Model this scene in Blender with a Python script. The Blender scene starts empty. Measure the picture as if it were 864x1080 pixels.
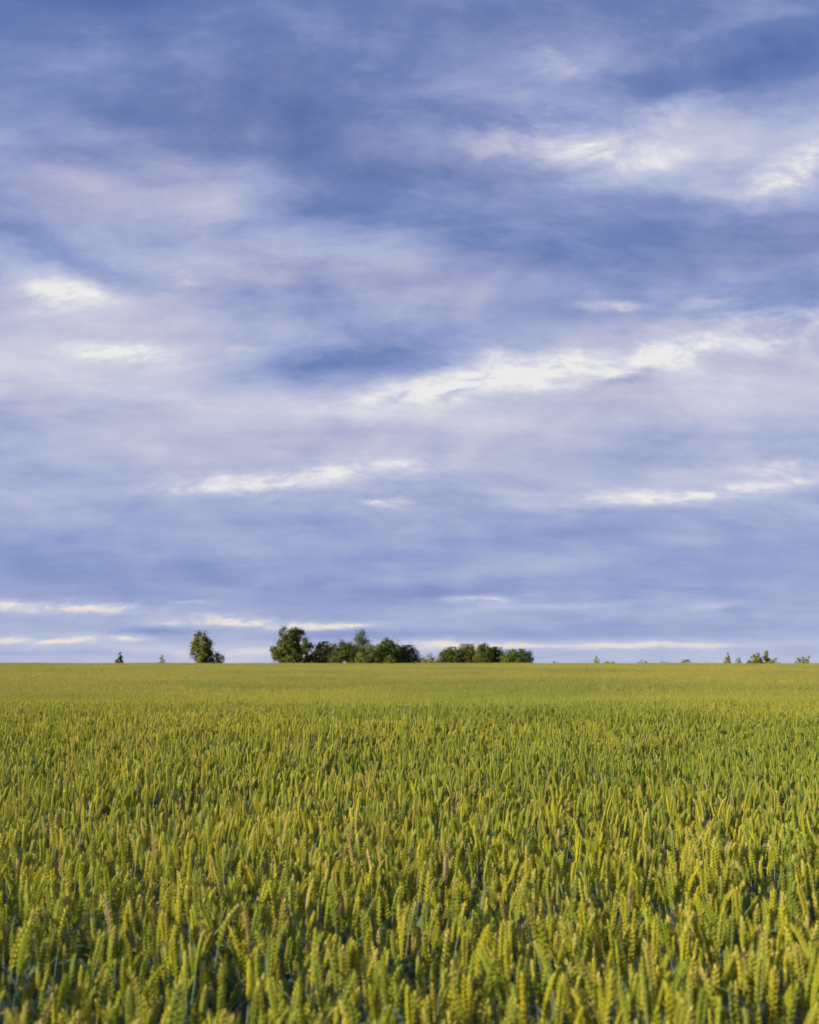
import bpy, math, random
import numpy as np
from mathutils import Matrix, Vector, Euler

R = math.radians
rng = np.random.default_rng(11)
random.seed(11)

# ------------------------------------------------------------------ camera
F = 1400.0                 # focal length in pixels of the 864 x 1080 photograph
W0, H0 = 864.0, 1080.0
EYE = 1.58
PITCH = math.atan((699.0 - 540.0) / F)
scene = bpy.context.scene
cam_data = bpy.data.cameras.new("camera")
cam = bpy.data.objects.new("camera", cam_data)
scene.collection.objects.link(cam)
cam.location = (0, 0, EYE)
cam.rotation_euler = (math.pi / 2 + PITCH, 0, 0)
cam_data.sensor_fit = 'VERTICAL'
cam_data.sensor_height = 36.0
cam_data.lens = 36.0 * F / H0
cam_data.clip_start = 0.05
cam_data.clip_end = 20000
cam_data.dof.use_dof = True
cam_data.dof.focus_distance = 8.5
cam_data.dof.aperture_fstop = 5.0
scene.camera = cam
scene.view_settings.view_transform = 'Standard'
scene.view_settings.look = 'None'
scene.view_settings.gamma = 1
scene.view_settings.exposure = 0.55
scene.cycles.max_bounces = 6
scene.cycles.diffuse_bounces = 3
scene.cycles.transmission_bounces = 3
scene.cycles.transparent_max_bounces = 4


def px2ang(x, y):
    """photo pixel -> azimuth, elevation in degrees (world)"""
    v = Vector(((x - W0 / 2) / F, 1.0, (H0 / 2 - y) / F))
    v.rotate(Euler((PITCH, 0, 0)))
    return math.degrees(math.atan2(v.x, v.y)), math.degrees(math.atan2(v.z, math.hypot(v.x, v.y)))


def ang_r(px):
    return math.degrees(px / F)


# ------------------------------------------------------------------ sun
SUN_EL, SUN_AZ = 12.0, -116.0        # azimuth clockwise from the view direction (+Y)
sd = Vector((math.sin(R(SUN_AZ)) * math.cos(R(SUN_EL)), math.cos(R(SUN_AZ)) * math.cos(R(SUN_EL)), math.sin(R(SUN_EL))))
sun_data = bpy.data.lights.new("sun", 'SUN')
sun = bpy.data.objects.new("sun", sun_data)
scene.collection.objects.link(sun)
sun_data.energy = 5.0
sun_data.angle = R(0.6)
sun_data.color = (1.0, 0.85, 0.60)
sun.rotation_euler = sd.to_track_quat('Z', 'Y').to_euler()

# ------------------------------------------------------------------ sky: clear sky with a broken layer of cloud, laid out by direction
world = bpy.data.worlds.new("World")
scene.world = world
world.use_nodes = True
nt = world.node_tree
nt.nodes.clear()
N, L = nt.nodes, nt.links


def srgb(r, g, b):
    def c(v):
        v = v / 255.0
        return v / 12.92 if v <= 0.04045 else ((v + 0.055) / 1.055) ** 2.4
    return (c(r), c(g), c(b), 1.0)


class G:
    """small helper around one node tree"""
    def __init__(s, tree):
        s.t = tree

    def _in(s, sock, v):
        if v is None:
            return
        if isinstance(v, bpy.types.NodeSocket):
            s.t.links.new(v, sock)
        else:
            sock.default_value = v

    def math(s, op, a, b=None, c=None, clamp=False):
        n = s.t.nodes.new('ShaderNodeMath')
        n.operation = op
        n.use_clamp = clamp
        for i, v in enumerate((a, b, c)):
            s._in(n.inputs[i], v)
        return n.outputs[0]

    def vmath(s, op, a, b=None, out=0, scale=None):
        n = s.t.nodes.new('ShaderNodeVectorMath')
        n.operation = op
        s._in(n.inputs[0], a)
        s._in(n.inputs[1], b)
        if scale is not None:
            s._in(n.inputs['Scale'], scale)
        return n.outputs[out]

    def noise(s, vec, scale, detail=5, rough=0.5, dist=0.0, out='Fac'):
        n = s.t.nodes.new('ShaderNodeTexNoise')
        s._in(n.inputs['Vector'], vec)
        n.inputs['Scale'].default_value = scale
        n.inputs['Detail'].default_value = detail
        n.inputs['Roughness'].default_value = rough
        n.inputs['Distortion'].default_value = dist
        return n.outputs[out]

    def comb(s, x, y, z):
        n = s.t.nodes.new('ShaderNodeCombineXYZ')
        for i, v in enumerate((x, y, z)):
            s._in(n.inputs[i], v)
        return n.outputs[0]

    def ramp(s, fac, stops, interp='LINEAR'):
        n = s.t.nodes.new('ShaderNodeValToRGB')
        n.color_ramp.interpolation = interp
        e = n.color_ramp.elements
        while len(e) < len(stops):
            e.new(0.5)
        for el, (p, c) in zip(e, stops):
            el.position = p
            el.color = c if not isinstance(c, float) else (c, c, c, 1)
        s._in(n.inputs[0], fac)
        return n.outputs[0]

    def mix(s, fac, a, b, blend='MIX'):
        n = s.t.nodes.new('ShaderNodeMix')
        n.data_type = 'RGBA'
        n.blend_type = blend
        s._in(n.inputs[0], fac)
        s._in(n.inputs[6], a)
        s._in(n.inputs[7], b)
        return n.outputs[2]

    def maprange(s, v, a, b, c=0.0, d=1.0, interp='SMOOTHSTEP'):
        n = s.t.nodes.new('ShaderNodeMapRange')
        n.interpolation_type = interp
        s._in(n.inputs[0], v)
        for i, q in enumerate((a, b, c, d)):
            n.inputs[i + 1].default_value = q
        return n.outputs[0]


g = G(nt)
tc = N.new('ShaderNodeTexCoord')
dirv = tc.outputs['Generated']
sep = N.new('ShaderNodeSeparateXYZ')
L.new(dirv, sep.inputs[0])
dx, dy, dz = sep.outputs
DEG = 57.29578
az = g.math('MULTIPLY', g.math('ARCTAN2', dx, dy), DEG)
el = g.math('MULTIPLY', g.math('ARCSINE', dz), DEG)
# cloud layer coordinates: a plane overhead, flattened a little towards the horizon
zc = g.math('ADD', g.math('MAXIMUM', dz, 0.0), 0.15)
pc = g.comb(g.math('DIVIDE', dx, zc), g.math('DIVIDE', dy, zc), 0.0)
pc_s = g.vmath('MULTIPLY', pc, (0.8, 1.25, 1.0))
# billows: the layer is thick, so its lumps keep some height even far away
zb = g.math('ADD', g.math('MAXIMUM', dz, 0.0), 0.45)
pb = g.comb(g.math('DIVIDE', dx, zb), g.math('MULTIPLY', g.math('DIVIDE', dy, zb), 1.6), 0.0)
# wind-blown warp of the large shapes
warp1 = g.vmath('SUBTRACT', g.noise(pc_s, 1.1, 4, 0.55, out='Color'), (0.5, 0.5, 0.5))
warp2 = g.vmath('SUBTRACT', g.noise(pb, 7.0, 8, 0.68, out='Color'), (0.5, 0.5, 0.5))
warp = g.vmath('ADD', g.vmath('MULTIPLY', warp1, (6.0, 2.4, 0)), g.vmath('MULTIPLY', warp2, (4.5, 2.2, 0)))
wamt = g.maprange(el, 0.0, 14.0, 0.22, 1.0, 'LINEAR')
ae = g.vmath('ADD', g.comb(az, el, 0.0), g.vmath('SCALE', warp, scale=wamt))

# large cloud masses and gaps: (x, y, rx, ry, turn, amount), seen from the place as in the photograph
BLOBS = [
    # thicker, darker parts
    (90, 50, 190, 70, 0, -.12), (205, 128, 130, 34, 0, -.16), (50, 0, 120, 30, 0, -.08), (385, 205, 75, 24, 8, -.20), (310, 180, 60, 16, -20, -.12),
    (800, 64, 130, 26, 5, -.24), (560, 228, 160, 34, 0, -.16), (740, 258, 180, 40, -4, -.24), (520, 190, 70, 10, 0, -.08), (395, 380, 120, 26, 6, -.26), (560, 335, 120, 24, 0, -.12), (270, 300, 110, 30, -6, -.10),
    (830, 310, 90, 20, 0, -.12), (480, 24, 90, 20, 0, -.12), (225, 160, 60, 16, -10, -.08), (100, 285, 50, 12, -24, -.16), (20, 245, 50, 12, -14, -.10),
    (690, 100, 60, 16, 0, -.10), (430, 130, 60, 20, -20, -.08), (470, 290, 120, 16, 0, -.06),
    # paler veils
    (150, 212, 110, 18, -6, .12), (250, 212, 60, 20, 0, .14), (110, 150, 90, 14, 10, .06), (380, 56, 90, 24, 0, .16), (470, 92, 70, 14, 6, .14), (660, 60, 60, 16, 0, .10),
    (760, 150, 130, 44, 4, .20), (700, 150, 90, 26, 0, .14), (570, 80, 60, 30, -10, .12), (790, 22, 60, 8, 6, .12),
    (45, 290, 90, 30, -6, .18), (60, 340, 150, 56, 0, .20), (100, 400, 170, 22, 0, .14), (200, 320, 60, 20, 0, .08), (400, 250, 70, 20, 6, .08), (610, 285, 70, 14, 0, .06),
    (330, 430, 130, 18, 4, .14), (525, 414, 150, 24, 8, .20), (760, 400, 150, 34, 4, .16), (560, 450, 200, 14, 2, .06), (60, 440, 100, 14, 0, -.08), (700, 470, 60, 14, 0, -.08),
    (150, 455, 120, 10, 0, .06), (290, 478, 110, 10, 0, .04),
    # breaks lit by the sun
    (590, 66, 36, 12, 0, .28), (572, 148, 84, 34, -12, .42), (660, 166, 84, 18, -2, .30), (812, 184, 62, 26, 12, .44), (855, 150, 44, 22, 30, .30), (700, 120, 60, 16, 10, .23),
    (155, 374, 50, 11, 0, .42), (95, 368, 60, 12, 0, .32), (60, 300, 50, 14, 0, .24), (178, 282, 34, 6, 4, .26), (30, 300, 40, 12, 0, .23), (262, 372, 14, 6, 20, .24),
    (640, 329, 28, 7, 0, .66), (524, 378, 14, 9, 0, .44), (560, 398, 85, 17, 8, .42), (470, 416, 100, 16, 9, .32), (710, 376, 95, 12, 9, .42), (835, 352, 44, 14, 18, .44), (765, 345, 70, 12, 6, .34), (740, 322, 60, 7, 6, .23),
    (255, 512, 110, 12, 3, .44), (400, 498, 80, 10, 5, .40), (395, 527, 26, 3, 0, .52), (690, 520, 95, 9, 3, .42), (800, 508, 95, 10, 8, .38), (835, 484, 60, 6, 2, .28), (700, 500, 80, 14, 4, .12),
    (655, 402, 36, 7, 14, -.26), (497, 422, 24, 4, 22, -.24), (424, 428, 14, 4, 28, -.18),
    # low bands
    (360, 548, 240, 12, 2, -.04), (110, 605, 240, 26, -2, -.10), (570, 568, 170, 12, 6, -.08), (460, 624, 140, 12, 0, -.12), (800, 600, 120, 30, 0, -.05),
    (600, 596, 170, 9, 6, .08), (300, 580, 120, 6, 2, .04),
    (12, 639, 50, 5.5, 0, .46), (110, 642, 62, 5, 0, .38), (210, 637, 26, 3, 2, .24), (262, 658, 84, 5, -1, .52), (350, 660, 50, 3.4, 2, .40),
    (40, 677, 70, 4, 2, .36), (110, 671, 44, 4, -4, .28), (165, 665, 36, 4, 0, -.16), (510, 636, 40, 5, 1, .44), (560, 643, 100, 3.4, 3, .12), (752, 640, 26, 4, 2, .16),
    (360, 670, 110, 6, 0, -.14), (620, 665, 230, 8, 1, -.10), (470, 679, 70, 6, 0, .24), (620, 681, 180, 4.6, 1, .22), (230, 687, 120, 8, 0, .14), (750, 692, 200, 5, 0, -.02), (30, 691, 100, 4, 0, -.12),
]
# even tone of the layer against elevation
base_pts = [(700, .65), (690, .63), (660, .55), (600, .47), (560, .50), (520, .56), (450, .62), (400, .57), (330, .52), (250, .46), (150, .38), (60, .28), (0, .21)]
stops = sorted((max(0.0, px2ang(432, y)[1]) / 60.0, v) for y, v in base_pts)
stops[0] = (0.0, stops[0][1])
stops += [(0.75, 0.34), (1.0, 0.34)]
D = g.ramp(g.math('DIVIDE', el, 60.0, clamp=True), stops)
break_n = g.maprange(g.noise(g.vmath('MULTIPLY', pb, (2.0, 2.0, 1)), 7.0, 9, 0.67, 0.45), 0.38, 0.63, 0.0, 1.5, 'LINEAR')
B = g.math('MULTIPLY', az, 0.0001)
for (x, y, rx, ry, turn, amp) in BLOBS:
    a0, e0 = px2ang(x, y)
    m = N.new('ShaderNodeMapping')
    m.vector_type = 'TEXTURE'
    # (the tiny D term only makes the nodes run one after another)
    L.new(g.vmath('ADD', ae, g.vmath('SCALE', (1e-7, 1e-7, 0), scale=g.math('ADD', D, B))), m.inputs[0])
    m.inputs['Location'].default_value = (a0, e0, 0)
    m.inputs['Rotation'].default_value = (0, 0, R(turn))
    m.inputs['Scale'].default_value = (ang_r(rx), ang_r(ry), 1)
    v = m.outputs[0]
    dd = g.vmath('DOT_PRODUCT', v, v, out=1)
    if amp > 0.22:
        B = g.math('MULTIPLY_ADD', g.math('POWER', 0.367879, dd), amp, B)
    else:
        D = g.math('MULTIPLY_ADD', g.math('POWER', 0.367879, dd), amp, D)
D = g.math('MULTIPLY_ADD', B, g.math('MULTIPLY_ADD', break_n, 0.56, 0.22), D)
# finer cloud texture: soft billows, streaks, small breaks
fin3 = g.math('SUBTRACT', g.noise(pb, 6.0, 9, 0.60, 0.25), 0.5)
lit = g.math('SUBTRACT', g.noise(pb, 5.0, 7, 0.60, 0.5), g.noise(g.vmath('ADD', pb, (0.035, -0.022, 0)), 5.0, 7, 0.60, 0.5))   # lumps are brighter towards the sun's side
fin1 = g.math('SUBTRACT', g.noise(pc_s, 2.6, 8, 0.56, 0.3), 0.5)
fin2 = g.math('SUBTRACT', g.noise(g.vmath('MULTIPLY', pc, (0.9, 2.6, 1)), 6.5, 6, 0.6, 0.5), 0.5)
famt = g.maprange(el, 1.5, 16.0, 0.40, 1.0, 'LINEAR')
D = g.math('ADD', D, g.math('MULTIPLY', famt, g.math('MULTIPLY_ADD', fin1, 0.46, g.math('MULTIPLY_ADD', fin3, 0.50, g.math('MULTIPLY_ADD', lit, 0.55, g.math('MULTIPLY', fin2, 0.08))))))
cloud = g.ramp(D, [(0.0, srgb(78, 103, 172)), (0.22, srgb(108, 128, 184)), (0.42, srgb(145, 159, 204)), (0.60, srgb(175, 184, 215)),
                   (0.76, srgb(197, 201, 222)), (0.90, srgb(220, 220, 228)), (1.0, srgb(235, 234, 234))])
# bluish wash low down, pink-grey in the upper layer, cream where the far breaks catch the sun
low = g.maprange(el, 13.0, 2.0)
hue_n = g.noise(pc_s, 1.7, 3, 0.5)
pinkness = g.math('MULTIPLY', g.maprange(hue_n, 0.38, 0.62), g.maprange(el, 5.0, 12.0))
pinkness = g.math('MULTIPLY', pinkness, g.maprange(D, 0.88, 0.62))
cloud = g.mix(g.math('MULTIPLY', pinkness, 0.65), cloud, (1.08, 0.96, 0.92, 1), 'MULTIPLY')
cream = g.math('MULTIPLY', g.maprange(D, 0.66, 0.92), g.maprange(el, 5.0, 2.0))
cloud = g.mix(g.math('MULTIPLY', cream, 0.85), cloud, srgb(236, 228, 210))
nish = N.new('ShaderNodeTexSky')
nish.sky_type = 'NISHITA'
nish.sun_disc = False
nish.sun_elevation = R(SUN_EL)
nish.sun_rotation = R(SUN_AZ)
nish.air_density = 1.0
nish.dust_density = 0.6
BG = 0.10
EXPO = 2 ** 0.55
clear = g.maprange(D, 0.45, 0.05, 0.0, 0.15)     # thin places let the clear sky through
cloud_b = g.mix(1.0, cloud, (1 / BG / EXPO, 1 / BG / EXPO, 1 / BG / EXPO, 1), 'MULTIPLY')
skycol = g.mix(clear, cloud_b, nish.outputs[0])
bg = N.new('ShaderNodeBackground')
bg.inputs[1].default_value = BG
L.new(skycol, bg.inputs[0])
wo = N.new('ShaderNodeOutputWorld')
L.new(bg.outputs[0], wo.inputs[0])
world.cycles.sampling_method = 'MANUAL'
world.cycles.sample_map_resolution = 512


# ------------------------------------------------------------------ terrain
def terrain(x, y):
    x = np.asarray(x, float)
    y = np.asarray(y, float)
    yy = np.clip(y, 0, 262)
    h = 0.36 * (yy / 262.0) ** 1.3
    und = 0.075 * np.sin(yy / 7.0 + x / 23.0 + 0.8) + 0.14 * np.sin(yy / 17.0 - x / 55.0 + 2.0)
    h = h + und * np.clip((y - 6) / 18, 0, 1) * np.clip((270 - y) / 60, 0, 1)
    h = h - 0.0006 * x * np.clip(y / 250, 0, 1)
    return h - 3.5 * np.clip((y - 300) / 500, 0, 1) ** 1.5


def nodes_of(m):
    m.use_nodes = True
    m.node_tree.nodes.clear()
    return G(m.node_tree)


def finish(m, shader):
    o = m.node_tree.nodes.new('ShaderNodeOutputMaterial')
    m.node_tree.links.new(shader, o.inputs[0])
    return m


def principled(gg, col, rough, spec=0.4, bump=None):
    p = gg.t.nodes.new('ShaderNodeBsdfPrincipled')
    gg._in(p.inputs['Base Color'], col)
    gg._in(p.inputs['Roughness'], rough)
    p.inputs['Specular IOR Level'].default_value = spec
    if bump is not None:
        gg._in(p.inputs['Normal'], bump)
    return p.outputs[0]


def with_translucent(gg, shader, col, fac):
    t = gg.t.nodes.new('ShaderNodeBsdfTranslucent')
    gg._in(t.inputs[0], col)
    m = gg.t.nodes.new('ShaderNodeMixShader')
    m.inputs[0].default_value = fac
    gg.t.links.new(shader, m.inputs[1])
    gg.t.links.new(t.outputs[0], m.inputs[2])
    return m.outputs[0]


def attr(gg, name):
    a = gg.t.nodes.new('ShaderNodeAttribute')
    a.attribute_name = name
    return a.outputs['Fac']


def plant_random(gg):
    oi = gg.t.nodes.new('ShaderNodeObjectInfo')
    own = gg.math('FRACT', gg.math('ADD', oi.outputs['Random'], attr(gg, 'tint')))
    idx = gg.math('DIVIDE', oi.outputs['Object Index'], 1001.0)     # single plants carry their own number
    has = gg.math('GREATER_THAN', oi.outputs['Object Index'], 0.5)
    return gg.math('ADD', gg.math('MULTIPLY', own, gg.math('SUBTRACT', 1.0, has)), idx)


def field_noise(gg, scale=0.09):
    geo = gg.t.nodes.new('ShaderNodeNewGeometry')
    return gg.noise(geo.outputs['Position'], scale, 3, 0.5)


def mat_ear():
    m = bpy.data.materials.new("wheat_ear_green")
    gg = nodes_of(m)
    r = plant_random(gg)
    col = gg.ramp(r, [(0.0, (0.230, 0.320, 0.028, 1)), (0.35, (0.395, 0.435, 0.020, 1)), (0.62, (0.580, 0.530, 0.024, 1)),
                      (0.80, (0.260, 0.330, 0.052, 1)), (0.965, (0.520, 0.460, 0.060, 1)), (0.985, (0.580, 0.440, 0.180, 1)), (1.0, (0.580, 0.420, 0.220, 1))])
    # tips turn straw and faintly pink first
    tip = gg.math('MULTIPLY', gg.maprange(attr(gg, 'along'), 0.45, 1.0), gg.maprange(gg.math('FRACT', gg.math('MULTIPLY', r, 7.31)), 0.45, 1.0))
    col = gg.mix(gg.math('MULTIPLY', tip, 0.58), col, (0.80, 0.63, 0.22, 1))
    # the folded edge of each glume is paler, its base greener
    col = gg.mix(gg.maprange(attr(gg, 'lobe'), 0.55, 1.0, 0, 0.35), col, (0.66, 0.64, 0.08, 1))
    col = gg.mix(gg.maprange(attr(gg, 'lobe'), 0.45, 0.0, 0, 0.55), col, (0.14, 0.24, 0.05, 1))
    fn = field_noise(gg)
    fn2 = field_noise(gg, 0.035)
    col = gg.mix(gg.maprange(fn, 0.46, 0.60, 0.0, 0.50), col, (0.17, 0.28, 0.045, 1))
    col = gg.mix(gg.maprange(fn2, 0.48, 0.58, 0.0, 0.45), col, (0.18, 0.28, 0.05, 1))
    # drier tips and distance haze, put into the colour: paler towards the far side
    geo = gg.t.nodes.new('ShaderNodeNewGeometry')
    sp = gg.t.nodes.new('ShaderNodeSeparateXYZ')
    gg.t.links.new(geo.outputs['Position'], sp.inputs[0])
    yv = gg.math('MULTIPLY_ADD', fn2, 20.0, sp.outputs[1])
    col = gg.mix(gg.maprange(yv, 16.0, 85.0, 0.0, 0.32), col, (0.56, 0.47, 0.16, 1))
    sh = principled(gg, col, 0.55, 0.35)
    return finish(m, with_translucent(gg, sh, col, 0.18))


def mat_stem():
    m = bpy.data.materials.new("wheat_stem_green")
    gg = nodes_of(m)
    r = plant_random(gg)
    col = gg.ramp(r, [(0.0, (0.180, 0.250, 0.190, 1)), (0.5, (0.230, 0.300, 0.170, 1)), (1.0, (0.340, 0.370, 0.140, 1))])
    sh = principled(gg, col, 0.5, 0.4)
    return finish(m, with_translucent(gg, sh, col, 0.1))


def mat_leaf():
    m = bpy.data.materials.new("wheat_leaf_green")
    gg = nodes_of(m)
    r = plant_random(gg)
    col = gg.ramp(r, [(0.0, (0.120, 0.190, 0.130, 1)), (0.6, (0.160, 0.240, 0.120, 1)), (0.92, (0.250, 0.310, 0.100, 1)), (1.0, (0.46, 0.40, 0.20, 1))])
    sh = principled(gg, col, 0.45, 0.45)
    return finish(m, with_translucent(gg, sh, col, 0.35))


def mat_ground():
    m = bpy.data.materials.new("field_soil_and_grass")
    gg = nodes_of(m)
    geo = gg.t.nodes.new('ShaderNodeNewGeometry')
    p = geo.outputs['Position']
    n1 = gg.noise(p, 9.0, 8, 0.65)
    n2 = gg.noise(p, 0.4, 5, 0.6)
    soil = gg.ramp(n1, [(0.3, (0.050, 0.036, 0.024, 1)), (0.55, (0.095, 0.070, 0.045, 1)), (0.75, (0.15, 0.115, 0.075, 1))])
    grass = gg.ramp(n1, [(0.3, (0.045, 0.075, 0.018, 1)), (0.7, (0.13, 0.15, 0.035, 1))])
    s = gg.t.nodes.new('ShaderNodeSeparateXYZ')
    gg.t.links.new(p, s.inputs[0])
    far = gg.maprange(gg.math('MULTIPLY_ADD', n2, 8.0, s.outputs[1]), 262.0, 270.0)
    col = gg.mix(far, soil, grass)
    b = gg.t.nodes.new('ShaderNodeBump')
    b.inputs['Strength'].default_value = 0.8
    b.inputs['Distance'].default_value = 0.03
    gg.t.links.new(n1, b.inputs['Height'])
    return finish(m, principled(gg, col, 0.95, 0.1, b.outputs[0]))


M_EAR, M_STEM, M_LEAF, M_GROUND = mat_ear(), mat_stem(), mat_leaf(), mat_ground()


def mesh_from(name, V, T, mats, mi=None, attrs=None, smooth=True):
    """triangle mesh from arrays"""
    V = np.asarray(V, np.float32)
    T = np.asarray(T, np.int32)
    me = bpy.data.meshes.new(name)
    me.vertices.add(len(V))
    me.vertices.foreach_set("co", V.ravel())
    me.loops.add(T.size)
    me.loops.foreach_set("vertex_index", T.ravel())
    me.polygons.add(len(T))
    me.polygons.foreach_set("loop_start", np.arange(0, T.size, 3, dtype=np.int32))
    me.polygons.foreach_set("loop_total", np.full(len(T), 3, dtype=np.int32))
    me.polygons.foreach_set("use_smooth", np.full(len(T), smooth))
    for m in mats:
        me.materials.append(m)
    if mi is not None:
        me.polygons.foreach_set("material_index", np.asarray(mi, np.int32))
    for k, v in (attrs or {}).items():
        a = me.attributes.new(k, 'FLOAT', 'POINT')
        a.data.foreach_set("value", np.asarray(v, np.float32))
    me.update()
    me.validate()
    return me


# ------------------------------------------------------------------ ground sheet
def build_ground():
    ys = np.concatenate([np.linspace(-60, 0, 12), np.linspace(2, 40, 39), np.linspace(44, 330, 90), np.linspace(345, 900, 40), np.array([1200, 2000, 3500, 6000, 9000])])
    ys = np.concatenate([[-3000, -800, -200], ys])
    xs = np.concatenate([[-7000, -3000, -1200, -500], np.linspace(-240, -24, 28), np.linspace(-20, 20, 41), np.linspace(24, 240, 28), [500, 1200, 3000, 7000]])
    X, Y = np.meshgrid(xs, ys)
    Z = terrain(X, Y)
    V = np.stack([X, Y, Z], -1).reshape(-1, 3)
    nx, ny = len(xs), len(ys)
    i = np.arange((ny - 1) * (nx - 1))
    r, c = i // (nx - 1), i % (nx - 1)
    a = r * nx + c
    T = np.concatenate([np.stack([a, a + 1, a + nx + 1], 1), np.stack([a, a + nx + 1, a + nx], 1)])
    o = bpy.data.objects.new("ground", mesh_from("ground", V, T, [M_GROUND]))
    o["kind"] = "structure"
    scene.collection.objects.link(o)


build_ground()


# ------------------------------------------------------------------ wheat geometry
def frame_from(t):
    t = t / np.linalg.norm(t)
    a = np.array([0, 1.0, 0]) if abs(t[1]) < 0.9 else np.array([1.0, 0, 0])
    u = np.cross(a, t)
    u /= np.linalg.norm(u)
    v = np.cross(t, u)
    return t, u, v


def tube(P, rad, sides):
    V, T = [], []
    n = len(P)
    for i, p in enumerate(P):
        t = P[min(i + 1, n - 1)] - P[max(i - 1, 0)]
        t, u, v = frame_from(t)
        for k in range(sides):
            a = 2 * math.pi * k / sides
            V.append(p + rad[i] * (math.cos(a) * u + math.sin(a) * v))
    for i in range(n - 1):
        for k in range(sides):
            a, b = i * sides + k, i * sides + (k + 1) % sides
            T += [(a, b, b + sides), (a, b + sides, a + sides)]
    return np.array(V), np.array(T)


class Part:
    def __init__(s):
        s.V, s.T, s.A, s.B, s.n = [], [], [], [], 0

    def add(s, V, T, along=0.0, lobe=0.0):
        V = np.asarray(V)
        s.V.append(V)
        s.T.append(np.asarray(T) + s.n)
        s.A.append(np.broadcast_to(along, (len(V),)))
        s.B.append(np.broadcast_to(lobe, (len(V),)))
        s.n += len(V)

    def arrays(s):
        return np.concatenate(s.V), np.concatenate(s.T), np.concatenate(s.A), np.concatenate(s.B)


def lobe_geo(base, axis, side, length, w, th, rings, sides):
    """a husk: bulging teardrop with a pointed tip"""
    t = axis / np.linalg.norm(axis)
    u = np.cross(side, t)
    u /= np.linalg.norm(u)
    v = np.cross(t, u)
    prof = {3: [(0.12, .62), (0.42, 1.0), (0.78, .62)], 4: [(0.08, .55), (0.30, .98), (0.58, .92), (0.84, .46)], 1: [(0.38, 1.0)], 2: [(0.25, .9), (0.7, .75)]}[rings]
    V = [base]
    B = [0.0]
    for (s, r) in prof:
        for k in range(sides):
            a = 2 * math.pi * k / sides
            V.append(base + t * s * length + u * math.cos(a) * w * r + v * math.sin(a) * th * r)
            B.append(s)
    V.append(base + t * length)
    B.append(1.0)
    T = []
    for k in range(sides):
        T.append((0, 1 + (k + 1) % sides, 1 + k))
    for i in range(len(prof) - 1):
        for k in range(sides):
            a, b = 1 + i * sides + k, 1 + i * sides + (k + 1) % sides
            T += [(a, b, b + sides), (a, b + sides, a + sides)]
    last = len(V) - 1
    o = 1 + (len(prof) - 1) * sides
    for k in range(sides):
        T.append((o + k, o + (k + 1) % sides, last))
    return V, T, B


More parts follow.
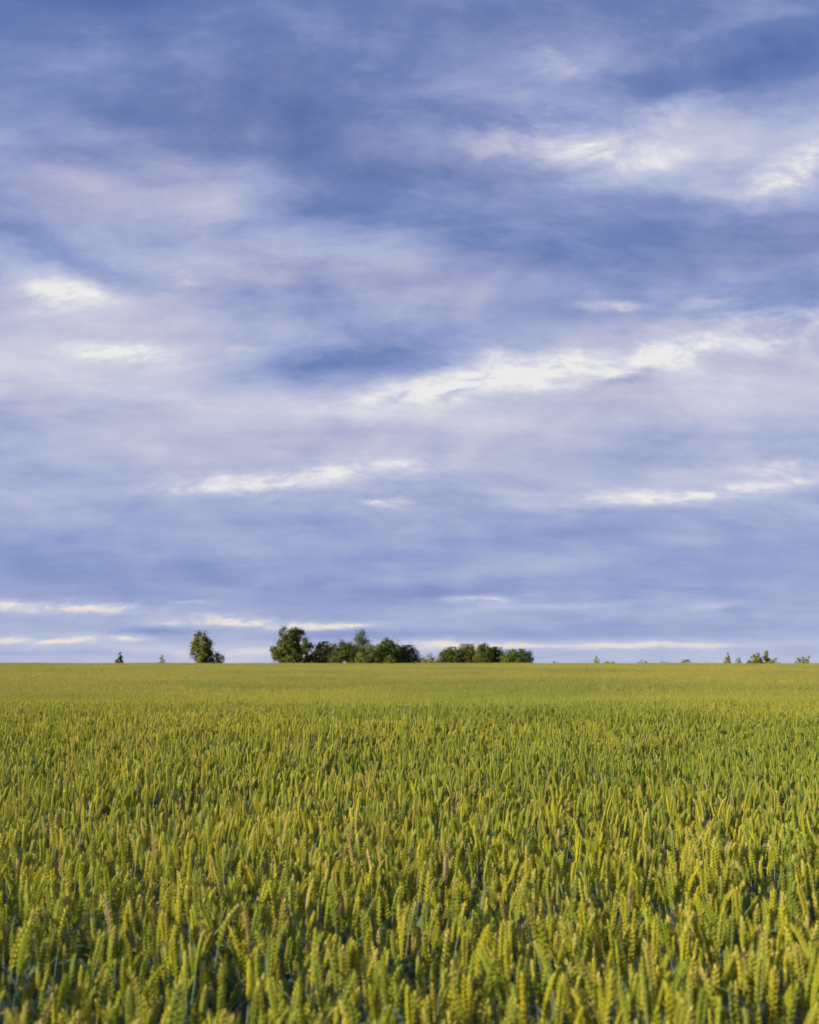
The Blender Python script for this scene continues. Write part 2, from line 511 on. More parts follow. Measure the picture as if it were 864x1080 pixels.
def plant_variant(seed, lod):
    """returns dict part -> (V,T,along,lobe); origin at the ground"""
    r = random.Random(seed)
    Hs = 0.835 + r.uniform(-0.03, 0.03)
    Le = 0.084 * r.uniform(0.76, 1.20)
    lean = r.uniform(0.0, 0.07)                     # sideways drift of the stem at the ear
    nod = R(r.choice([2, 3, 5, 6, 8, 12, 18, 32]) + r.uniform(-3, 3))
    # centre line of stem
    npt = {0: 9, 1: 4, 2: 3}[lod]
    P = []
    for i in range(npt):
        s = i / (npt - 1)
        P.append(np.array([lean * s ** 2.2, 0.004 * math.sin(5 * s + seed), Hs * s]))
    P = np.array(P)
    a0 = math.atan2(P[-1][0] - P[-2][0], P[-1][2] - P[-2][2])
    # ear centre line, bending from the stem's end
    ne = 12
    E = [P[-1]]
    for i in range(ne):
        a = a0 + nod * ((i + 1) / ne)
        E.append(E[-1] + np.array([math.sin(a), 0, math.cos(a)]) * Le / ne)
    E = np.array(E)
    out = {}
    st = Part()
    sw = {0: 1.0, 1: 1.15, 2: 1.5}[lod]
    rad = [0.0019 * sw - 0.0008 * i / (npt - 1) for i in range(npt)]
    V, T = tube(P, rad, {0: 6, 1: 3, 2: 3}[lod])
    st.add(V, T)
    out['stem'] = st.arrays()
    # ear
    ea = Part()
    fat = 0.67 * r.uniform(0.84, 1.16)

    def ept(s):
        f = s * ne
        i = min(int(f), ne - 1)
        return E[i] + (E[i + 1] - E[i]) * (f - i), (E[i + 1] - E[i]) / np.linalg.norm(E[i + 1] - E[i])
    tw = r.uniform(0, math.pi)
    if lod < 2:
        nodes = {0: 18, 1: 14}[lod]
        if lod == 0:
            V, T = tube(E, [0.0016] * len(E), 5)
            ea.add(V, T, np.repeat(np.linspace(0, 1, len(E)), 5), 0.2)
        for i in range(nodes):
            s = (i + 0.3) / nodes * 0.93
            p, t = ept(s)
            t, u, v = frame_from(t)
            d = u * math.cos(tw) + v * math.sin(tw)
            q = -u * math.sin(tw) + v * math.cos(tw)
            if i % 2:
                d = -d
            env = 0.60 + 0.50 * math.sin(math.pi * min(1, (s * 0.86 + 0.12))) ** 0.7
            env *= r.uniform(0.90, 1.10) * fat
            if lod == 0:
                ll = 0.0112 * env / fat ** 0.75
                for (off, sp, sc) in ((-0.0018, -0.26, 0.95), (0.0018, 0.26, 0.95), (0.0, 0.0, 1.1)):
                    ax = t * 1.0 + d * (0.47 + r.uniform(-.09, .12) + (0.12 if off == 0 else 0)) + q * (sp + r.uniform(-.05, .05))
                    base = p + d * (0.0013 if off else 0.0024) + q * off * env
                    V, T, B = lobe_geo(base, ax, d, ll * sc, 0.0023 * env, 0.0020 * env, 4, 6)
                    ea.add(V, T, s, B)
                    if r.random() < 0.30 + 0.6 * (s > 0.75):
                        tip = np.array(V[-1])
                        al = r.uniform(0.002, 0.005) * (1 + 1.6 * (s > 0.8))
                        axn = (ax / np.linalg.norm(ax)) * 0.8 + t * 0.3
                        V2, T2 = tube(np.array([tip - axn * 0.001, tip + axn * al]), [0.0004, 0.0001], 3)
                        ea.add(V2, T2, s, 1.0)
            else:
                ax = t + d * 0.42
                V, T, B = lobe_geo(p + d * 0.0026, ax, d, 0.0130 * env, 0.0040 * env, 0.0030 * env, 2, 4)
                ea.add(V, T, s, B)
        p, t = ept(0.93)
        V, T, B = lobe_geo(p, t, frame_from(t)[1], 0.0125, 0.0026, 0.0024, {0: 4, 1: 2}[lod], {0: 6, 1: 4}[lod])
        ea.add(V, T, 1.0, B)
    else:
        nn = 5
        for i in range(nn):
            s = i / nn
            p, t = ept(s * 0.95)
            t, u, v = frame_from(t)
            d = (u * math.cos(tw) + v * math.sin(tw)) * (1 if i % 2 else -1)
            env = 0.72 + 0.35 * math.sin(math.pi * (s * 0.8 + 0.15))
            V, T, B = lobe_geo(p + d * 0.0015, t + d * 0.12, d, Le / nn * 1.6, 0.0047 * env, 0.0040 * env, 1, 3)
            ea.add(V, T, min(1.0, s + 0.40), np.array(B) * 0.7 + 0.2)
    out['ear'] = ea.arrays()
    # leaves
    leaves = []
    for j, (hz, ln, wd, up) in enumerate([(r.uniform(.64, .74), r.uniform(.15, .21), .0072, r.uniform(.15, .7)),
                                         (r.uniform(.44, .54), r.uniform(.20, .27), .0065, r.uniform(.4, .9)),
                                         (r.uniform(.28, .36), r.uniform(.18, .24), .0055, r.uniform(.6, 1.1))]):
        if lod == 2 and j == 2:
            continue
        az_ = r.uniform(0, 2 * math.pi)
        dirh = np.array([math.cos(az_), math.sin(az_), 0])
        sidev = np.array([-math.sin(az_), math.cos(az_), 0])
        f = hz / 1.0
        p0 = np.array([lean * (hz / Hs) ** 2.2, 0.004 * math.sin(5 * hz / Hs + seed), hz])
        ns = {0: 9, 1: 4, 2: 3}[lod]
        droop = r.uniform(0.9, 2.3)
        V, T = [], []
        p = p0.copy()
        twl = r.uniform(-.8, .8)
        for i in range(ns + 1):
            s = i / ns
            a = up * 0.55 + droop * s ** 1.8
            if i:
                p = p + (dirh * math.sin(a) + np.array([0, 0, math.cos(a)])) * ln / ns
            wv = wd * (min(1.0, s * 4 + 0.35)) * (1 - s ** 2.5) * {0: 1, 1: 1.0, 2: 1.4}[lod]
            sv = sidev * math.cos(twl * s) + np.array([0, 0, 1]) * math.sin(twl * s) * 0.7
            up_v = np.array([0, 0, 1.0]) * 0.0015
            if lod == 0:
                V += [p - sv * wv + up_v, p, p + sv * wv + up_v]
            else:
                V += [p - sv * wv, p + sv * wv]
        k = 3 if lod == 0 else 2
        for i in range(ns):
            for c in range(k - 1):
                a, b = i * k + c, i * k + c + 1
                T += [(a, b, b + k), (a, b + k, a + k)]
        pa = Part()
        pa.add(V, T, 0.0, 0.0)
        leaves.append(pa.arrays())
    out['leaves'] = leaves
    out['tip'] = E[-1]
    out['mid'] = E[6]
    out['nod'] = nod
    return out


NV = 14
LOD0 = [plant_variant(100 + i, 0) for i in range(NV)]
LOD1 = [plant_variant(100 + i, 1) for i in range(NV)]
LOD2 = [plant_variant(100 + i, 2) for i in range(NV)]


def whole(v):
    Vs, Ts, As, Bs, Ms, n = [], [], [], [], [], 0
    for key, arr, mi in [('ear', v['ear'], 0), ('stem', v['stem'], 1)] + [('leaf', l, 2) for l in v['leaves']]:
        V, T, A, B = arr
        Vs.append(V); Ts.append(T + n); As.append(A); Bs.append(B); Ms.append(np.full(len(T), mi))
        n += len(V)
    return tuple(np.concatenate(q) for q in (Vs, Ts, As, Bs, Ms))


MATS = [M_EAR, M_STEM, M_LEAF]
proto = bpy.data.collections.new("wheat_prototypes")


def proto_obj(name, me):
    o = bpy.data.objects.new(name, me)
    proto.objects.link(o)


for i, v in enumerate(LOD0):
    V, T, A, B, Mi = whole(v)
    proto_obj("a_%02d" % i, mesh_from("a", V, T, MATS, Mi, {'along': A, 'lobe': B, 'tint': np.zeros(len(V))}))
for i, v in enumerate(LOD1):
    V, T, A, B, Mi = whole(v)
    proto_obj("b_%02d" % i, mesh_from("b", V, T, MATS, Mi, {'along': A, 'lobe': B, 'tint': np.zeros(len(V))}))
PS = 3.0
NP = 6


def patch(seed, density):
    r = np.random.default_rng(seed)
    n = int(PS * PS * density)
    tv = [whole(v) for v in LOD2]
    Vs, Ts, As, Bs, Ms, Tt, off = [], [], [], [], [], [], 0
    x = r.uniform(-PS / 2, PS / 2, n)
    y = r.uniform(-PS / 2, PS / 2, n)
    az_ = r.uniform(0, 2 * np.pi, n)
    sc = r.normal(1.0, 0.080, n)
    ti = r.uniform(0, 1, n)
    lx = r.normal(0.05, 0.06, n)
    ly = r.normal(0.0, 0.06, n)
    kind = r.integers(0, NV, n)
    for k in range(NV):
        idx = np.where(kind == k)[0]
        V, T, A, B, Mi = tv[k]
        m = len(idx)
        c, s = np.cos(az_[idx])[:, None], np.sin(az_[idx])[:, None]
        z = V[None, :, 2] * sc[idx][:, None]
        X = V[None, :, 0] * c - V[None, :, 1] * s + x[idx][:, None] + lx[idx][:, None] * z
        Y = V[None, :, 0] * s + V[None, :, 1] * c + y[idx][:, None] + ly[idx][:, None] * z
        Vs.append(np.stack([X, Y, z], -1).reshape(-1, 3))
        Ts.append((T[None] + (np.arange(m) * len(V))[:, None, None] + off).reshape(-1, 3))
        As.append(np.tile(A, m)); Bs.append(np.tile(B, m)); Ms.append(np.tile(Mi, m))
        Tt.append(np.repeat(ti[idx], len(V)))
        off += m * len(V)
    return tuple(np.concatenate(q) for q in (Vs, Ts, As, Bs, Ms, Tt))


for i in range(NP):
    V, T, A, B, Mi, Tt = patch(500 + i, 500)
    proto_obj("c_%02d" % i, mesh_from("c", V, T, MATS, Mi, {'along': A, 'lobe': B, 'tint': Tt}))

# --------------------------------------------------------- where each plant stands
DENS = 560.0
Y0, Y1, Y2, Y3 = 1.15, 8.0, 34.0, 258.0


def halfw(y):
    return 0.37 * y + 2.2


def scatter(y0, y1, dens):
    hw = halfw(y1)
    n = int((y1 - y0) * 2 * hw * dens)
    x = rng.uniform(-hw, hw, n)
    y = rng.uniform(y0, y1, n)
    k = np.abs(x) < halfw(y)
    return x[k], y[k]


def smooth_noise(x, y, s, seed):
    """cheap smooth 2-D noise for crop height, -1..1"""
    r = np.random.default_rng(seed)
    out = np.zeros_like(x)
    for _ in range(7):
        a = r.uniform(0, 2 * np.pi)
        k = r.uniform(0.6, 1.7) * 2 * np.pi / s
        out += np.sin((x * np.cos(a) + y * np.sin(a)) * k + r.uniform(0, 6.28))
    return out / 3.5


def crop_scale(x, y):
    n = len(x)
    sc = rng.normal(1.0, 0.052, n) + 0.028 * smooth_noise(x, y, 1.6, 1) + 0.038 * smooth_noise(x, y, 9.0, 2)
    return np.clip(sc, 0.80, 1.13)


def crop_tilt(x, y):
    n = len(x)
    tx = rng.normal(0.030, 0.036, n) + 0.03 * smooth_noise(x, y, 2.2, 3)   # lean towards +x: the breeze
    ty = rng.normal(0.0, 0.036, n)
    return tx, ty


def eulers(az_, tx, ty):
    E = np.empty((len(az_), 3))
    for i in range(len(az_)):
        m = Matrix.Rotation(tx[i], 3, 'Y') @ Matrix.Rotation(-ty[i], 3, 'X') @ Matrix.Rotation(az_[i], 3, 'Z')
        E[i] = m.to_euler('XYZ')
    return E


def project(P):
    """world point -> photo pixel"""
    x, y, z = P[0], P[1], P[2] - EYE
    c, s = math.cos(PITCH), math.sin(PITCH)
    fwd = y * c + z * s
    up = -y * s + z * c
    return W0 / 2 + F * x / fwd, H0 / 2 - F * up / fwd, fwd


# near plants
nx_, ny_ = scatter(Y0, Y1, DENS)
# drill rows thin the stand a little
nsc = crop_scale(nx_, ny_)
ntx, nty = crop_tilt(nx_, ny_)
naz = rng.uniform(0, 2 * np.pi, len(nx_))
nE = eulers(naz, ntx, nty)
nk = rng.integers(0, NV, len(nx_))
nz = terrain(nx_, ny_)

cand = []
for i in np.where((ny_ < 3.6) & (np.abs(nx_) < 1.6))[0]:
    m = Matrix.Translation((nx_[i], ny_[i], nz[i])) @ Euler(nE[i]).to_matrix().to_4x4() @ Matrix.Scale(nsc[i], 4)
    mid = m @ Vector(LOD0[nk[i]]['mid'])
    u, v, d = project(mid)
    bu, bv, _ = project(m @ Vector(LOD0[nk[i]]['mid'] - np.array([0, 0, 0.043])))
    tu, tv, _ = project(m @ Vector(LOD0[nk[i]]['tip']))
    if d > 0.3 and -3 < u < 867 and tv < 1062:
        cand.append((d, i, u, v, tu, tv))
cand.sort()
# keep those whose ear is not hidden behind the ears already standing in front of it
picked, ears = [], []
for (d, i, u, v, tu, tv) in cand:
    hid = 0
    half = 0.040 * F / d
    for q in (-0.8, -0.3, 0.3, 0.85):
        yy = v - q * half
        if yy > 1080 or any(abs(u - e[0]) < e[2] * 0.14 and abs(yy - e[1]) < e[2] for e in ears):
            hid += 1
    ears.append((u, v, half))
    if hid < 3:
        picked.append((d, i, u, v, tu, tv))
    if len(picked) >= 300:
        break
picked_idx = set(p[1] for p in picked)


def tag(o, label=None, cat=None, group=None, kind=None):
    if label: o["label"] = label
    if cat: o["category"] = cat
    if group: o["group"] = group
    if kind: o["kind"] = kind


# the single plants of the front rows
def part_mesh(name, arr, mat):
    V, T, A, B = arr
    return mesh_from(name, V, T, [mat], None, {'along': A, 'lobe': B, 'tint': np.zeros(len(V))})


part_meshes = []
for v in LOD0:
    part_meshes.append(dict(ear=part_mesh("ear", v['ear'], M_EAR), stem=part_mesh("stem", v['stem'], M_STEM),
                            leaves=[part_mesh("leaf", l, M_LEAF) for l in v['leaves']]))


def link(o, parent=None):
    scene.collection.objects.link(o)
    o.parent = parent
    return o


protos = []
for pm in part_meshes:
    root = bpy.data.objects.new("wheat_plant", None)
    ch = [bpy.data.objects.new("stem", pm['stem']), bpy.data.objects.new("ear", pm['ear'])] + [bpy.data.objects.new("leaf", l) for l in pm['leaves']]
    protos.append((root, ch))

used_labels = {}
ONES = "zero one two three four five six seven eight nine ten eleven twelve thirteen fourteen fifteen sixteen seventeen eighteen nineteen".split()
TENS = "- - twenty thirty forty fifty sixty seventy eighty ninety".split()


def say(n):
    if n >= 100:
        return "a hundred"
    return ONES[n] if n < 20 else TENS[n // 10] + ("-" + ONES[n % 10] if n % 10 else "")


seen_proto = set()
for (d, i, u, v, tu, tv) in picked:
    root0, ch0 = protos[nk[i]]
    first = nk[i] not in seen_proto
    seen_proto.add(nk[i])
    root = root0 if first else root0.copy()
    link(root)
    root.empty_display_size = 0.05
    root.location = (nx_[i], ny_[i], nz[i])
    root.rotation_euler = nE[i]
    root.scale = (nsc[i],) * 3
    for c in ch0:
        link(c if first else c.copy(), root)
    m = Euler(nE[i]).to_matrix()
    ax = m @ Vector(LOD0[nk[i]]['tip'] - LOD0[nk[i]]['stem'][0][-1])
    lean_s = ax.x / max(0.2, ax.z)
    how = "bent" if abs(lean_s) > 0.42 else "right-leaning" if lean_s > 0.16 else "left-leaning" if lean_s < -0.12 else "upright"
    t_ = float(rng.uniform(0.0, 0.975))
    for c in root.children:
        c.pass_index = 1 + int(t_ * 999)
    hue = "green" if t_ < 0.3 or 0.72 < t_ < 0.88 else "straw-tinged" if t_ > 0.965 else "yellowish"
    if how.endswith("leaning") and hue == "straw-tinged": hue = "straw"
    px_, py_ = round(100 * min(max(tu, 0), 864) / 864), round(100 * tv / 1080)
    lab = "%s %s wheat plant, tip %s percent across, %s percent down the photo" % (how, hue, say(px_), say(py_))
    for word in ("rear", "hindmost", "half-hidden", "thin"):
        if lab not in used_labels:
            break
        lab = "%s %s %s wheat plant, tip %s percent across, %s percent down the photo" % (how, hue, word, say(px_), say(py_))
    used_labels[lab] = 1
    tag(root, lab, "wheat plant", "wheat plants in the front rows")

# the rest of the field: one object
mx, my = scatter(Y1, Y2, DENS)
msc = crop_scale(mx, my)
mtx, mty = crop_tilt(mx, my)
mE = eulers(rng.uniform(0, 2 * np.pi, len(mx)), mtx, mty)
mk = rng.integers(0, NV, len(mx)) + np.where(my + rng.normal(0, 2.0, len(mx)) > 22.0, NV, 0)

pxs, pys = [], []
yy = Y2 + PS / 2
while yy < Y3:
    hw = halfw(yy) + PS
    for xx in np.arange(-math.ceil(hw / PS) * PS, hw + PS, PS):
        pxs.append(xx); pys.append(yy)
    yy += PS
pxs, pys = np.array(pxs), np.array(pys)
psc = 1.0 + 0.06 * smooth_noise(pxs, pys, 30.0, 7) + 0.05 * smooth_noise(pxs, pys, 11.0, 8)
e_ = 0.5
sx = (terrain(pxs + e_, pys) - terrain(pxs - e_, pys)) / (2 * e_)
sy = (terrain(pxs, pys + e_) - terrain(pxs, pys - e_)) / (2 * e_)
pE = eulers(rng.integers(0, 4, len(pxs)) * np.pi / 2, -sx, -sy)
pk = rng.integers(0, NP, len(pxs)) + 2 * NV

keep = np.array([i for i in range(len(nx_)) if i not in picked_idx])
PX = np.concatenate([nx_[keep], mx, pxs])
PY = np.concatenate([ny_[keep], my, pys])
PZ = terrain(PX, PY)
SC = np.concatenate([nsc[keep], msc, psc])
ER = np.concatenate([nE[keep], mE, pE])
KI = np.concatenate([nk[keep], mk, pk])
print("wheat instances", len(PX), "patches", len(pxs), "picked", len(picked), "farthest picked", picked[-1][0])
me = bpy.data.meshes.new("wheat_field")
me.vertices.add(len(PX))
me.vertices.foreach_set("co", np.stack([PX, PY, PZ], -1).astype(np.float32).ravel())
a = me.attributes.new("rot", 'FLOAT_VECTOR', 'POINT'); a.data.foreach_set("vector", ER.astype(np.float32).ravel())
a = me.attributes.new("scl", 'FLOAT', 'POINT'); a.data.foreach_set("value", SC.astype(np.float32))
a = me.attributes.new("kid", 'INT', 'POINT'); a.data.foreach_set("value", KI.astype(np.int32))
field = bpy.data.objects.new("wheat_field", me)
tag(field, "dense green wheat field stretching from the front rows back to the tree line", "wheat", None, "stuff")
scene.collection.objects.link(field)
ng = bpy.data.node_groups.new("plant_wheat", 'GeometryNodeTree')
ng.interface.new_socket("Geometry", in_out='INPUT', socket_type='NodeSocketGeometry')
ng.interface.new_socket("Geometry", in_out='OUTPUT', socket_type='NodeSocketGeometry')
gi, go = ng.nodes.new('NodeGroupInput'), ng.nodes.new('NodeGroupOutput')
ci = ng.nodes.new('GeometryNodeCollectionInfo')
ci.inputs['Collection'].default_value = proto
ci.inputs['Separate Children'].default_value = True
ci.inputs['Reset Children'].default_value = True
iop = ng.nodes.new('GeometryNodeInstanceOnPoints')
iop.inputs['Pick Instance'].default_value = True


def named(nm, dt):
    n = ng.nodes.new('GeometryNodeInputNamedAttribute')
    n.data_type = dt
    n.inputs['Name'].default_value = nm
    return next(o for o in n.outputs if o.name == 'Attribute' and o.enabled)


ng.links.new(gi.outputs[0], iop.inputs['Points'])
ng.links.new(ci.outputs[0], iop.inputs['Instance'])
ng.links.new(named('kid', 'INT'), iop.inputs['Instance Index'])
e2r = ng.nodes.new('FunctionNodeEulerToRotation')
ng.links.new(named('rot', 'FLOAT_VECTOR'), e2r.inputs[0])
ng.links.new(e2r.outputs[0], iop.inputs['Rotation'])
ng.links.new(named('scl', 'FLOAT'), iop.inputs['Scale'])
ng.links.new(iop.outputs[0], go.inputs[0])
md = field.modifiers.new("plant_wheat", 'NODES')
md.node_group = ng


# ------------------------------------------------------------------ trees and bushes at the far edge
def mat_foliage(name, dark, light, transl=0.22):
    m = bpy.data.materials.new(name)
    gg = nodes_of(m)
    r = attr(gg, 'tint')
    geo = gg.t.nodes.new('ShaderNodeNewGeometry')
    n = gg.noise(geo.outputs['Position'], 0.9, 3, 0.5)
    f = gg.math('MULTIPLY_ADD', r, 0.55, gg.math('MULTIPLY', gg.maprange(n, 0.3, 0.7), 0.45))
    col = gg.mix(f, dark + (1,), light + (1,))
    sh = principled(gg, col, 0.6, 0.3)
    return finish(m, with_translucent(gg, sh, col, transl))


FOL = {
    'oak': mat_foliage("foliage_deep_green", (0.038, 0.068, 0.010), (0.165, 0.195, 0.028)),
    'olive': mat_foliage("foliage_olive", (0.080, 0.105, 0.018), (0.225, 0.240, 0.036)),
    'blue': mat_foliage("foliage_bluish_green", (0.060, 0.100, 0.048), (0.160, 0.210, 0.075)),
    'bright': mat_foliage("foliage_yellow_green", (0.150, 0.180, 0.030), (0.340, 0.340, 0.055)),
    'pale': mat_foliage("foliage_pale_scrub", (0.160, 0.180, 0.060), (0.340, 0.320, 0.100)),
    'dark': mat_foliage("foliage_dark", (0.030, 0.052, 0.010), (0.120, 0.140, 0.024)),
    'spruce': mat_foliage("foliage_spruce", (0.018, 0.040, 0.022), (0.045, 0.080, 0.035), 0.05),
}
m = bpy.data.materials.new("bark_grey_brown")
gg = nodes_of(m)
geo = gg.t.nodes.new('ShaderNodeNewGeometry')
bc = gg.ramp(gg.noise(gg.vmath('MULTIPLY', geo.outputs['Position'], (6, 6, 1.2)), 3.0, 6, 0.6), [(0.3, (0.05, 0.038, 0.026, 1)), (0.7, (0.16, 0.125, 0.09, 1))])
BARK = finish(m, principled(gg, bc, 0.9, 0.15))


def leaf_faces(C, size, r, out):
    """small randomly turned leaf sprays (a quad folded in two) at points C"""
    n = len(C)
    c = out + r.normal(size=(n, 3)) * 0.42; c /= np.linalg.norm(c, axis=1)[:, None]
    a = r.normal(size=(n, 3)); a -= c * np.sum(a * c, 1)[:, None]; a /= np.linalg.norm(a, axis=1)[:, None]
    b = np.cross(c, a)
    s = (size * r.uniform(0.6, 1.35, n))[:, None]
    V = np.stack([C - a * s, C + b * s * 0.45 + c * s * 0.15, C + a * s, C - b * s * 0.45 + c * s * 0.15], 1).reshape(-1, 3)
    k = (np.arange(n) * 4)[:, None]
    T = np.concatenate([k + np.array([[0, 1, 2]]), k + np.array([[0, 2, 3]])])
    return V, T


def crown_points(lobes, n, r, clumps=60, clump_r=0.35):
    """points in leaf clumps over and inside a set of ellipsoid boughs"""
    vol = np.array([(l[3] * l[4] * l[5]) ** (2 / 3) for l in lobes])
    vol /= vol.sum()
    pts, outs = [], []
    for l, w in zip(lobes, vol):
        nc = max(5, int(clumps * w))
        d = r.normal(size=(nc, 3)); d /= np.linalg.norm(d, axis=1)[:, None]
        rad = r.uniform(0.45, 1.0, nc) ** 0.6
        cc = d * rad[:, None] * np.array([1, 1, 0.92])
        m_ = max(10, int(n * w))
        pick = r.integers(0, nc, m_)
        sp = r.normal(size=(m_, 3)) * clump_r * r.uniform(0.6, 1.2, (m_, 1))
        sc = np.array(l[3:6])
        q = cc[pick] * sc + sp * min(1.4, sc.mean() * 0.75)
        pts.append(q + np.array(l[0:3]))
        o_ = q / sc + sp * 1.2
        outs.append(o_ / (np.linalg.norm(o_, axis=1)[:, None] + 1e-6))
    return np.concatenate(pts), np.concatenate(outs)


def make_tree(name, cat, label, px0, px1, pytop, Y, foliage, lobes, n, size, trunk_h=0.45, trunk_r=0.14, seed=1, group=None, clumps=90, clump_r=0.26, full=1.0):
    """lobes given in the unit box of the tree: x -1..1 across, z 0..1 up, with radii"""
    r = np.random.default_rng(seed)
    X = ((px0 + px1) / 2 - W0 / 2) / F * Y
    gz = float(terrain(X, Y))
    wid = (px1 - px0) / F * Y / 2
    h = EYE + (699.0 - pytop) / F * Y - gz
    root = bpy.data.objects.new(name, None)
    link(root)
    root.location = (X, Y, gz)
    root.empty_display_size = 0.5
    tag(root, label, cat, group)
    LB = []
    full = 1.30 if lobes is DOME else 1.15 if lobes is TALL or lobes is SCRUB else full
    lift = 0.5 / h                 # foliage that stands clear of the crop
    for (lx, ly, lz, rx, ry, rz) in lobes:
        LB.append((lx * wid, ly * wid, (lz * (1 - lift) + lift) * h, rx * wid * full, ry * wid * full, rz * h * full * (1 - lift * 0.7)))
    P, OUT = crown_points(LB, n, r, clumps, clump_r)
    P[:, 2] = np.clip(P[:, 2], 0.12, h * 1.01)
    P[:, 2] = np.where(P[:, 2] < 0.13, r.uniform(0.1, h * 0.3, len(P)), P[:, 2])
    V, T = leaf_faces(P, size, r, OUT)
    tint = np.repeat(r.uniform(0, 1, len(P)), 4)
    link(bpy.data.objects.new("crown", mesh_from("crown", V, T, [FOL[foliage]], None, {'tint': tint}, smooth=False)), root)
    # trunk with limbs reaching into each bough
    tp = Part()
    top = np.array([0.0, 0.0, h * trunk_h])
    base_pts_ = np.array([[0, 0, -0.15], [0.03 * wid, 0, h * trunk_h * 0.5], top])
    VV, TT = tube(base_pts_, [trunk_r * 1.3, trunk_r, trunk_r * 0.75], 8)
    tp.add(VV, TT)
    for l in LB:
        e = np.array(l[:3]) + np.array([0, 0, l[5] * 0.35])
        st_ = top * r.uniform(0.55, 1.0)
        mid = (st_ + e) / 2 + np.array([0, 0, 0.08 * h]) * r.uniform(-0.5, 0.6)
        VV, TT = tube(np.array([st_, mid, e]), [trunk_r * 0.5, trunk_r * 0.32, trunk_r * 0.1], 6)
        tp.add(VV, TT)
        for _ in range(3):
            e2 = e + r.normal(size=3) * np.array(l[3:6]) * 0.6
            VV, TT = tube(np.array([mid, (mid + e2) / 2 + r.normal(size=3) * 0.1, e2]), [trunk_r * 0.25, trunk_r * 0.15, trunk_r * 0.05], 5)
            tp.add(VV, TT)
    V, T, A, B = tp.arrays()
    link(bpy.data.objects.new("trunk", mesh_from("trunk", V, T, [BARK])), root)
    return root


ROUND = [(0, 0, .62, .55, .55, .34), (-.45, .1, .50, .42, .42, .26), (.48, 0, .45, .42, .42, .28), (-.1, -.2, .80, .38, .38, .18), (.25, .2, .74, .36, .36, .2),
         (-.55, 0, .30, .38, .38, .18), (.5, .1, .24, .42, .42, .2), (0, -.3, .30, .5, .45, .25), (0, 0, .12, .75, .6, .16), (-.35, -.2, .36, .5, .5, .24)]
DOME = [(-.45, 0, .44, .50, .6, .40), (.42, .1, .42, .50, .6, .40), (0, 0, .56, .55, .6, .42), (-.2, -.2, .22, .70, .6, .26), (.55, 0, .20, .42, .5, .24), (-.58, .1, .20, .40, .5, .24), (0, -.3, .15, .8, .5, .18)]
TALL = [(0, 0, .78, .42, .5, .22), (-.2, 0, .58, .5, .5, .24), (.25, 0, .52, .48, .5, .24), (0, 0, .32, .6, .6, .28), (-.35, .1, .3, .4, .4, .2), (.4, 0, .22, .45, .45, .2)]
SPIRE = [(0, 0, .9, .16, .16, .1), (0, 0, .72, .3, .3, .14), (.05, 0, .5, .5, .5, .18), (-.05, 0, .28, .7, .7, .2), (0, 0, .12, .85, .85, .12)]
SCRUB = [(-.5, 0, .3, .3, .4, .28), (-.1, .1, .42, .28, .4, .4), (.3, 0, .3, .3, .4, .3), (.65, 0, .35, .2, .3, .32), (0, 0, .15, .8, .5, .16)]

T_GRP = "trees and bushes of the copse"
B_GRP = "small bushes along the horizon"
make_tree("spruce_tree", "tree", "small dark conical spruce standing alone, first tree from the left", 122, 135, 687.5, 268, 'spruce', SPIRE, 900, 0.16, .8, .05, 1, clumps=50, clump_r=.3)
make_tree("sapling", "sapling", "thin pale leafy sapling between the dark spruce and the lone rounded tree", 168, 178, 690, 268, 'pale', TALL, 260, 0.15, .7, .03, 2, clumps=24, clump_r=.3)
make_tree("broadleaf_tree", "tree", "lone rounded tree with warm sunlit left side, left of the copse", 201, 227, 666, 272, 'olive',
          [(-.1, 0, .80, .5, .6, .18), (0, 0, .62, .78, .8, .22), (-.25, 0, .44, .62, .7, .22), (.28, 0, .40, .66, .7, .24), (0, 0, .22, .7, .7, .2)], 6500, 0.20, .4, .14, 3, clumps=110)
make_tree("bush", "bush", "low dark bush hugging the right foot of the lone rounded tree", 217, 237, 687, 273, 'dark', DOME, 1800, 0.18, .3, .06, 4, clumps=60)
make_tree("broadleaf_tree", "tree", "largest tree, broad leafy dark green crown at the copse's left end", 284, 333, 661, 275, 'oak', ROUND, 15000, 0.21, .4, .2, 5, T_GRP, 190)
make_tree("bush", "bush", "olive rounded bush just right of the largest tree", 328, 361, 677.5, 277, 'olive', DOME, 8500, 0.20, .3, .1, 6, T_GRP, 190)
make_tree("bush", "bush", "dark green bush with uneven top left of the airy tall tree", 349, 385, 675.5, 273, 'dark', TALL, 4500, 0.20, .35, .1, 7, T_GRP, 150)
make_tree("airy_tree", "tree", "tall airy bluish green tree rising above the middle of the copse", 367, 395, 664.5, 279, 'blue', TALL, 3600, 0.19, .55, .11, 8, T_GRP, 110, .34)
make_tree("bush", "bush", "bright green low bush in front of the airy tall tree", 375, 402, 681, 270, 'olive', DOME, 3200, 0.18, .3, .08, 9, T_GRP, 70)
make_tree("bush", "bush", "dense domed bush with a peaked top right of the airy tall tree", 389, 427, 673.5, 274, 'oak',
          [(0, 0, .72, .38, .5, .26), (-.4, 0, .5, .45, .5, .3), (.42, 0, .48, .5, .5, .32), (0, 0, .3, .8, .6, .3)], 12000, 0.20, .3, .13, 10, T_GRP, 220)
make_tree("bush", "bush", "dark bush sloping down at the right end of the copse", 411, 443, 681, 276, 'dark', DOME, 7500, 0.20, .3, .1, 11, T_GRP, 170)
make_tree("bush", "bush", "small olive bush in front of the peaked domed bush", 404, 418, 691, 268, 'olive', DOME, 1000, 0.16, .3, .05, 12, T_GRP, 40)
make_tree("scrub", "scrub", "low yellowish scrub between the two clumps of dark bushes", 439, 468, 688, 272, 'pale', SCRUB, 1500, 0.17, .4, .04, 13, None, 50, .3)
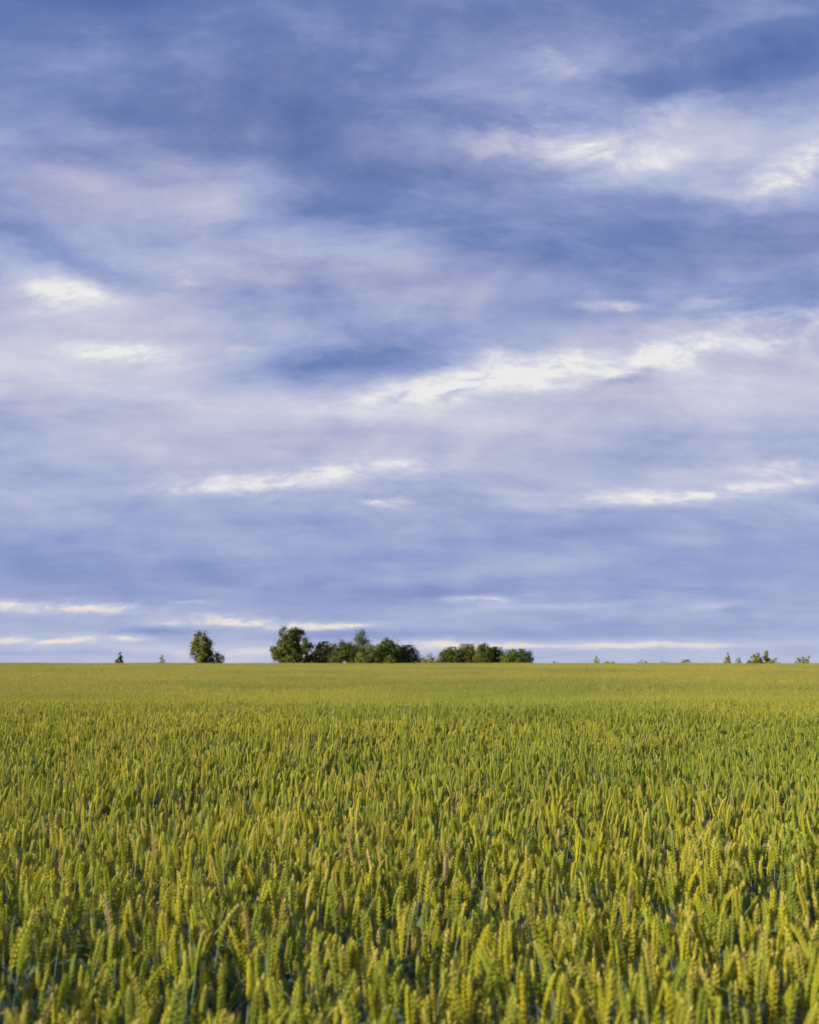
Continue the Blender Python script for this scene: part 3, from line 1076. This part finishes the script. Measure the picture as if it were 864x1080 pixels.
C_GRP = "dark rounded bushes right of the copse"
make_tree("bush", "bush", "leftmost of the dark rounded bushes, beside the yellowish scrub", 464, 487, 683, 274, 'oak', DOME, 7500, 0.19, .3, .1, 14, C_GRP, 170)
make_tree("bush", "bush", "olive tinged rounded bush second in the row beside the yellowish scrub", 482, 503, 680, 275, 'olive', DOME, 7500, 0.19, .3, .1, 15, C_GRP, 170)
make_tree("bush", "bush", "tallest dark rounded bush in the middle of its row", 500, 520, 679, 273, 'oak', DOME, 7500, 0.19, .3, .1, 16, C_GRP, 170)
make_tree("bush", "bush", "dark rounded bush last before the narrow gap in its row", 513, 531, 683, 276, 'dark', DOME, 6500, 0.19, .3, .1, 17, C_GRP, 150)
make_tree("bush", "bush", "single low domed bush right of the narrow gap, ending the dark row", 528, 561, 685, 272, 'oak', DOME, 8500, 0.19, .3, .1, 18, C_GRP, 190)
make_tree("small_bush", "bush", "tiny green tuft just right of the dark bush row, barely above the wheat", 580, 590, 696, 262, 'pale', SCRUB, 200, 0.13, .4, .03, 19, B_GRP, 20)
make_tree("small_bush", "bush", "spiky green bush leftmost of the far right scatter", 622, 634, 691.5, 266, 'bright', SPIRE, 500, 0.15, .6, .03, 20, B_GRP, 30)
make_tree("small_bush", "bush", "flat low green bush beside the spiky bush", 633, 648, 695.5, 266, 'bright', SCRUB, 600, 0.15, .4, .03, 21, B_GRP, 30)
make_tree("small_bush", "bush", "greyish tuft alone right of the flat low bush", 670, 682, 694, 268, 'blue', SCRUB, 280, 0.14, .4, .03, 22, B_GRP, 20)
make_tree("small_bush", "bush", "faint pale tuft between the greyish tuft and the olive ball bush", 692, 705, 695, 266, 'pale', SCRUB, 240, 0.13, .4, .03, 23, B_GRP, 20)
make_tree("small_bush", "bush", "small olive ball shaped bush alone on the horizon at right", 716, 727, 695.5, 264, 'olive', DOME, 500, 0.14, .3, .03, 24, B_GRP, 30)
make_tree("young_tree", "tree", "pointed young green tree left of the yellowish pair at right", 760, 771, 688, 268, 'bright', SPIRE, 900, 0.15, .7, .04, 25, B_GRP, 45)
make_tree("small_bush", "bush", "little pale bush just right of the pointed young tree", 772, 781, 693.5, 268, 'pale', TALL, 320, 0.14, .5, .03, 26, B_GRP, 24)
make_tree("young_tree", "tree", "broad yellow green young tree with peaked top, left of the narrow one", 784, 805, 688.5, 269, 'bright',
          [(.15, 0, .75, .28, .4, .26), (-.35, 0, .42, .4, .5, .28), (.35, 0, .45, .4, .5, .3), (0, 0, .2, .9, .6, .2)], 2200, 0.16, .5, .05, 27, B_GRP, 60)
make_tree("young_tree", "tree", "narrow upright yellow young tree, tallest at the right", 802, 811, 686, 270, 'bright', TALL, 1100, 0.15, .6, .05, 28, B_GRP, 45)
make_tree("small_bush", "bush", "low dark bush right of the narrow upright yellow tree", 806, 821, 694.5, 268, 'bright', DOME, 700, 0.15, .3, .03, 29, B_GRP, 30)
make_tree("young_tree", "tree", "twiggy airy young tree nearest the photo's right edge", 835, 854, 688.5, 268, 'pale', SCRUB, 900, 0.15, .6, .04, 30, B_GRP, 40, .3)


# rough grass along the far margin of the crop
def margin_grass():
    r = np.random.default_rng(77)
    n = 26000
    x = r.uniform(-150, 150, n)
    y = r.uniform(258.5, 263.0, n)
    z = terrain(x, y)
    h = 0.98 + 0.18 * smooth_noise(x, y * 0, 26.0, 21) + 0.14 * smooth_noise(x, y * 0, 5.0, 22) + r.normal(0, 0.10, n)
    h = np.clip(h, 0.5, 1.5)
    lx, ly = r.normal(0.08, 0.12, n), r.normal(0, 0.1, n)
    a = r.uniform(0, np.pi, n)
    w = 0.035
    c, s_ = np.cos(a) * w, np.sin(a) * w
    V = np.stack([np.stack([x - c, y - s_, z], 1), np.stack([x + c, y + s_, z], 1),
                  np.stack([x + lx * .5 * h + c * .7, y + ly * .5 * h + s_ * .7, z + h * .6], 1), np.stack([x + lx * .5 * h - c * .7, y + ly * .5 * h - s_ * .7, z + h * .6], 1),
                  np.stack([x + lx * h, y + ly * h, z + h], 1)], 1).reshape(-1, 3)
    k = (np.arange(n) * 5)[:, None]
    T = np.concatenate([k + np.array([[0, 1, 2]]), k + np.array([[0, 2, 3]]), k + np.array([[3, 2, 4]])])
    o = bpy.data.objects.new("margin_grass", mesh_from("margin_grass", V, T, [FOL['pale']], None, {'tint': np.repeat(r.uniform(0, 1, n), 5)}, smooth=False))
    tag(o, "rough pale grass along the far edge of the wheat field", "grass", None, "stuff")
    scene.collection.objects.link(o)


margin_grass()
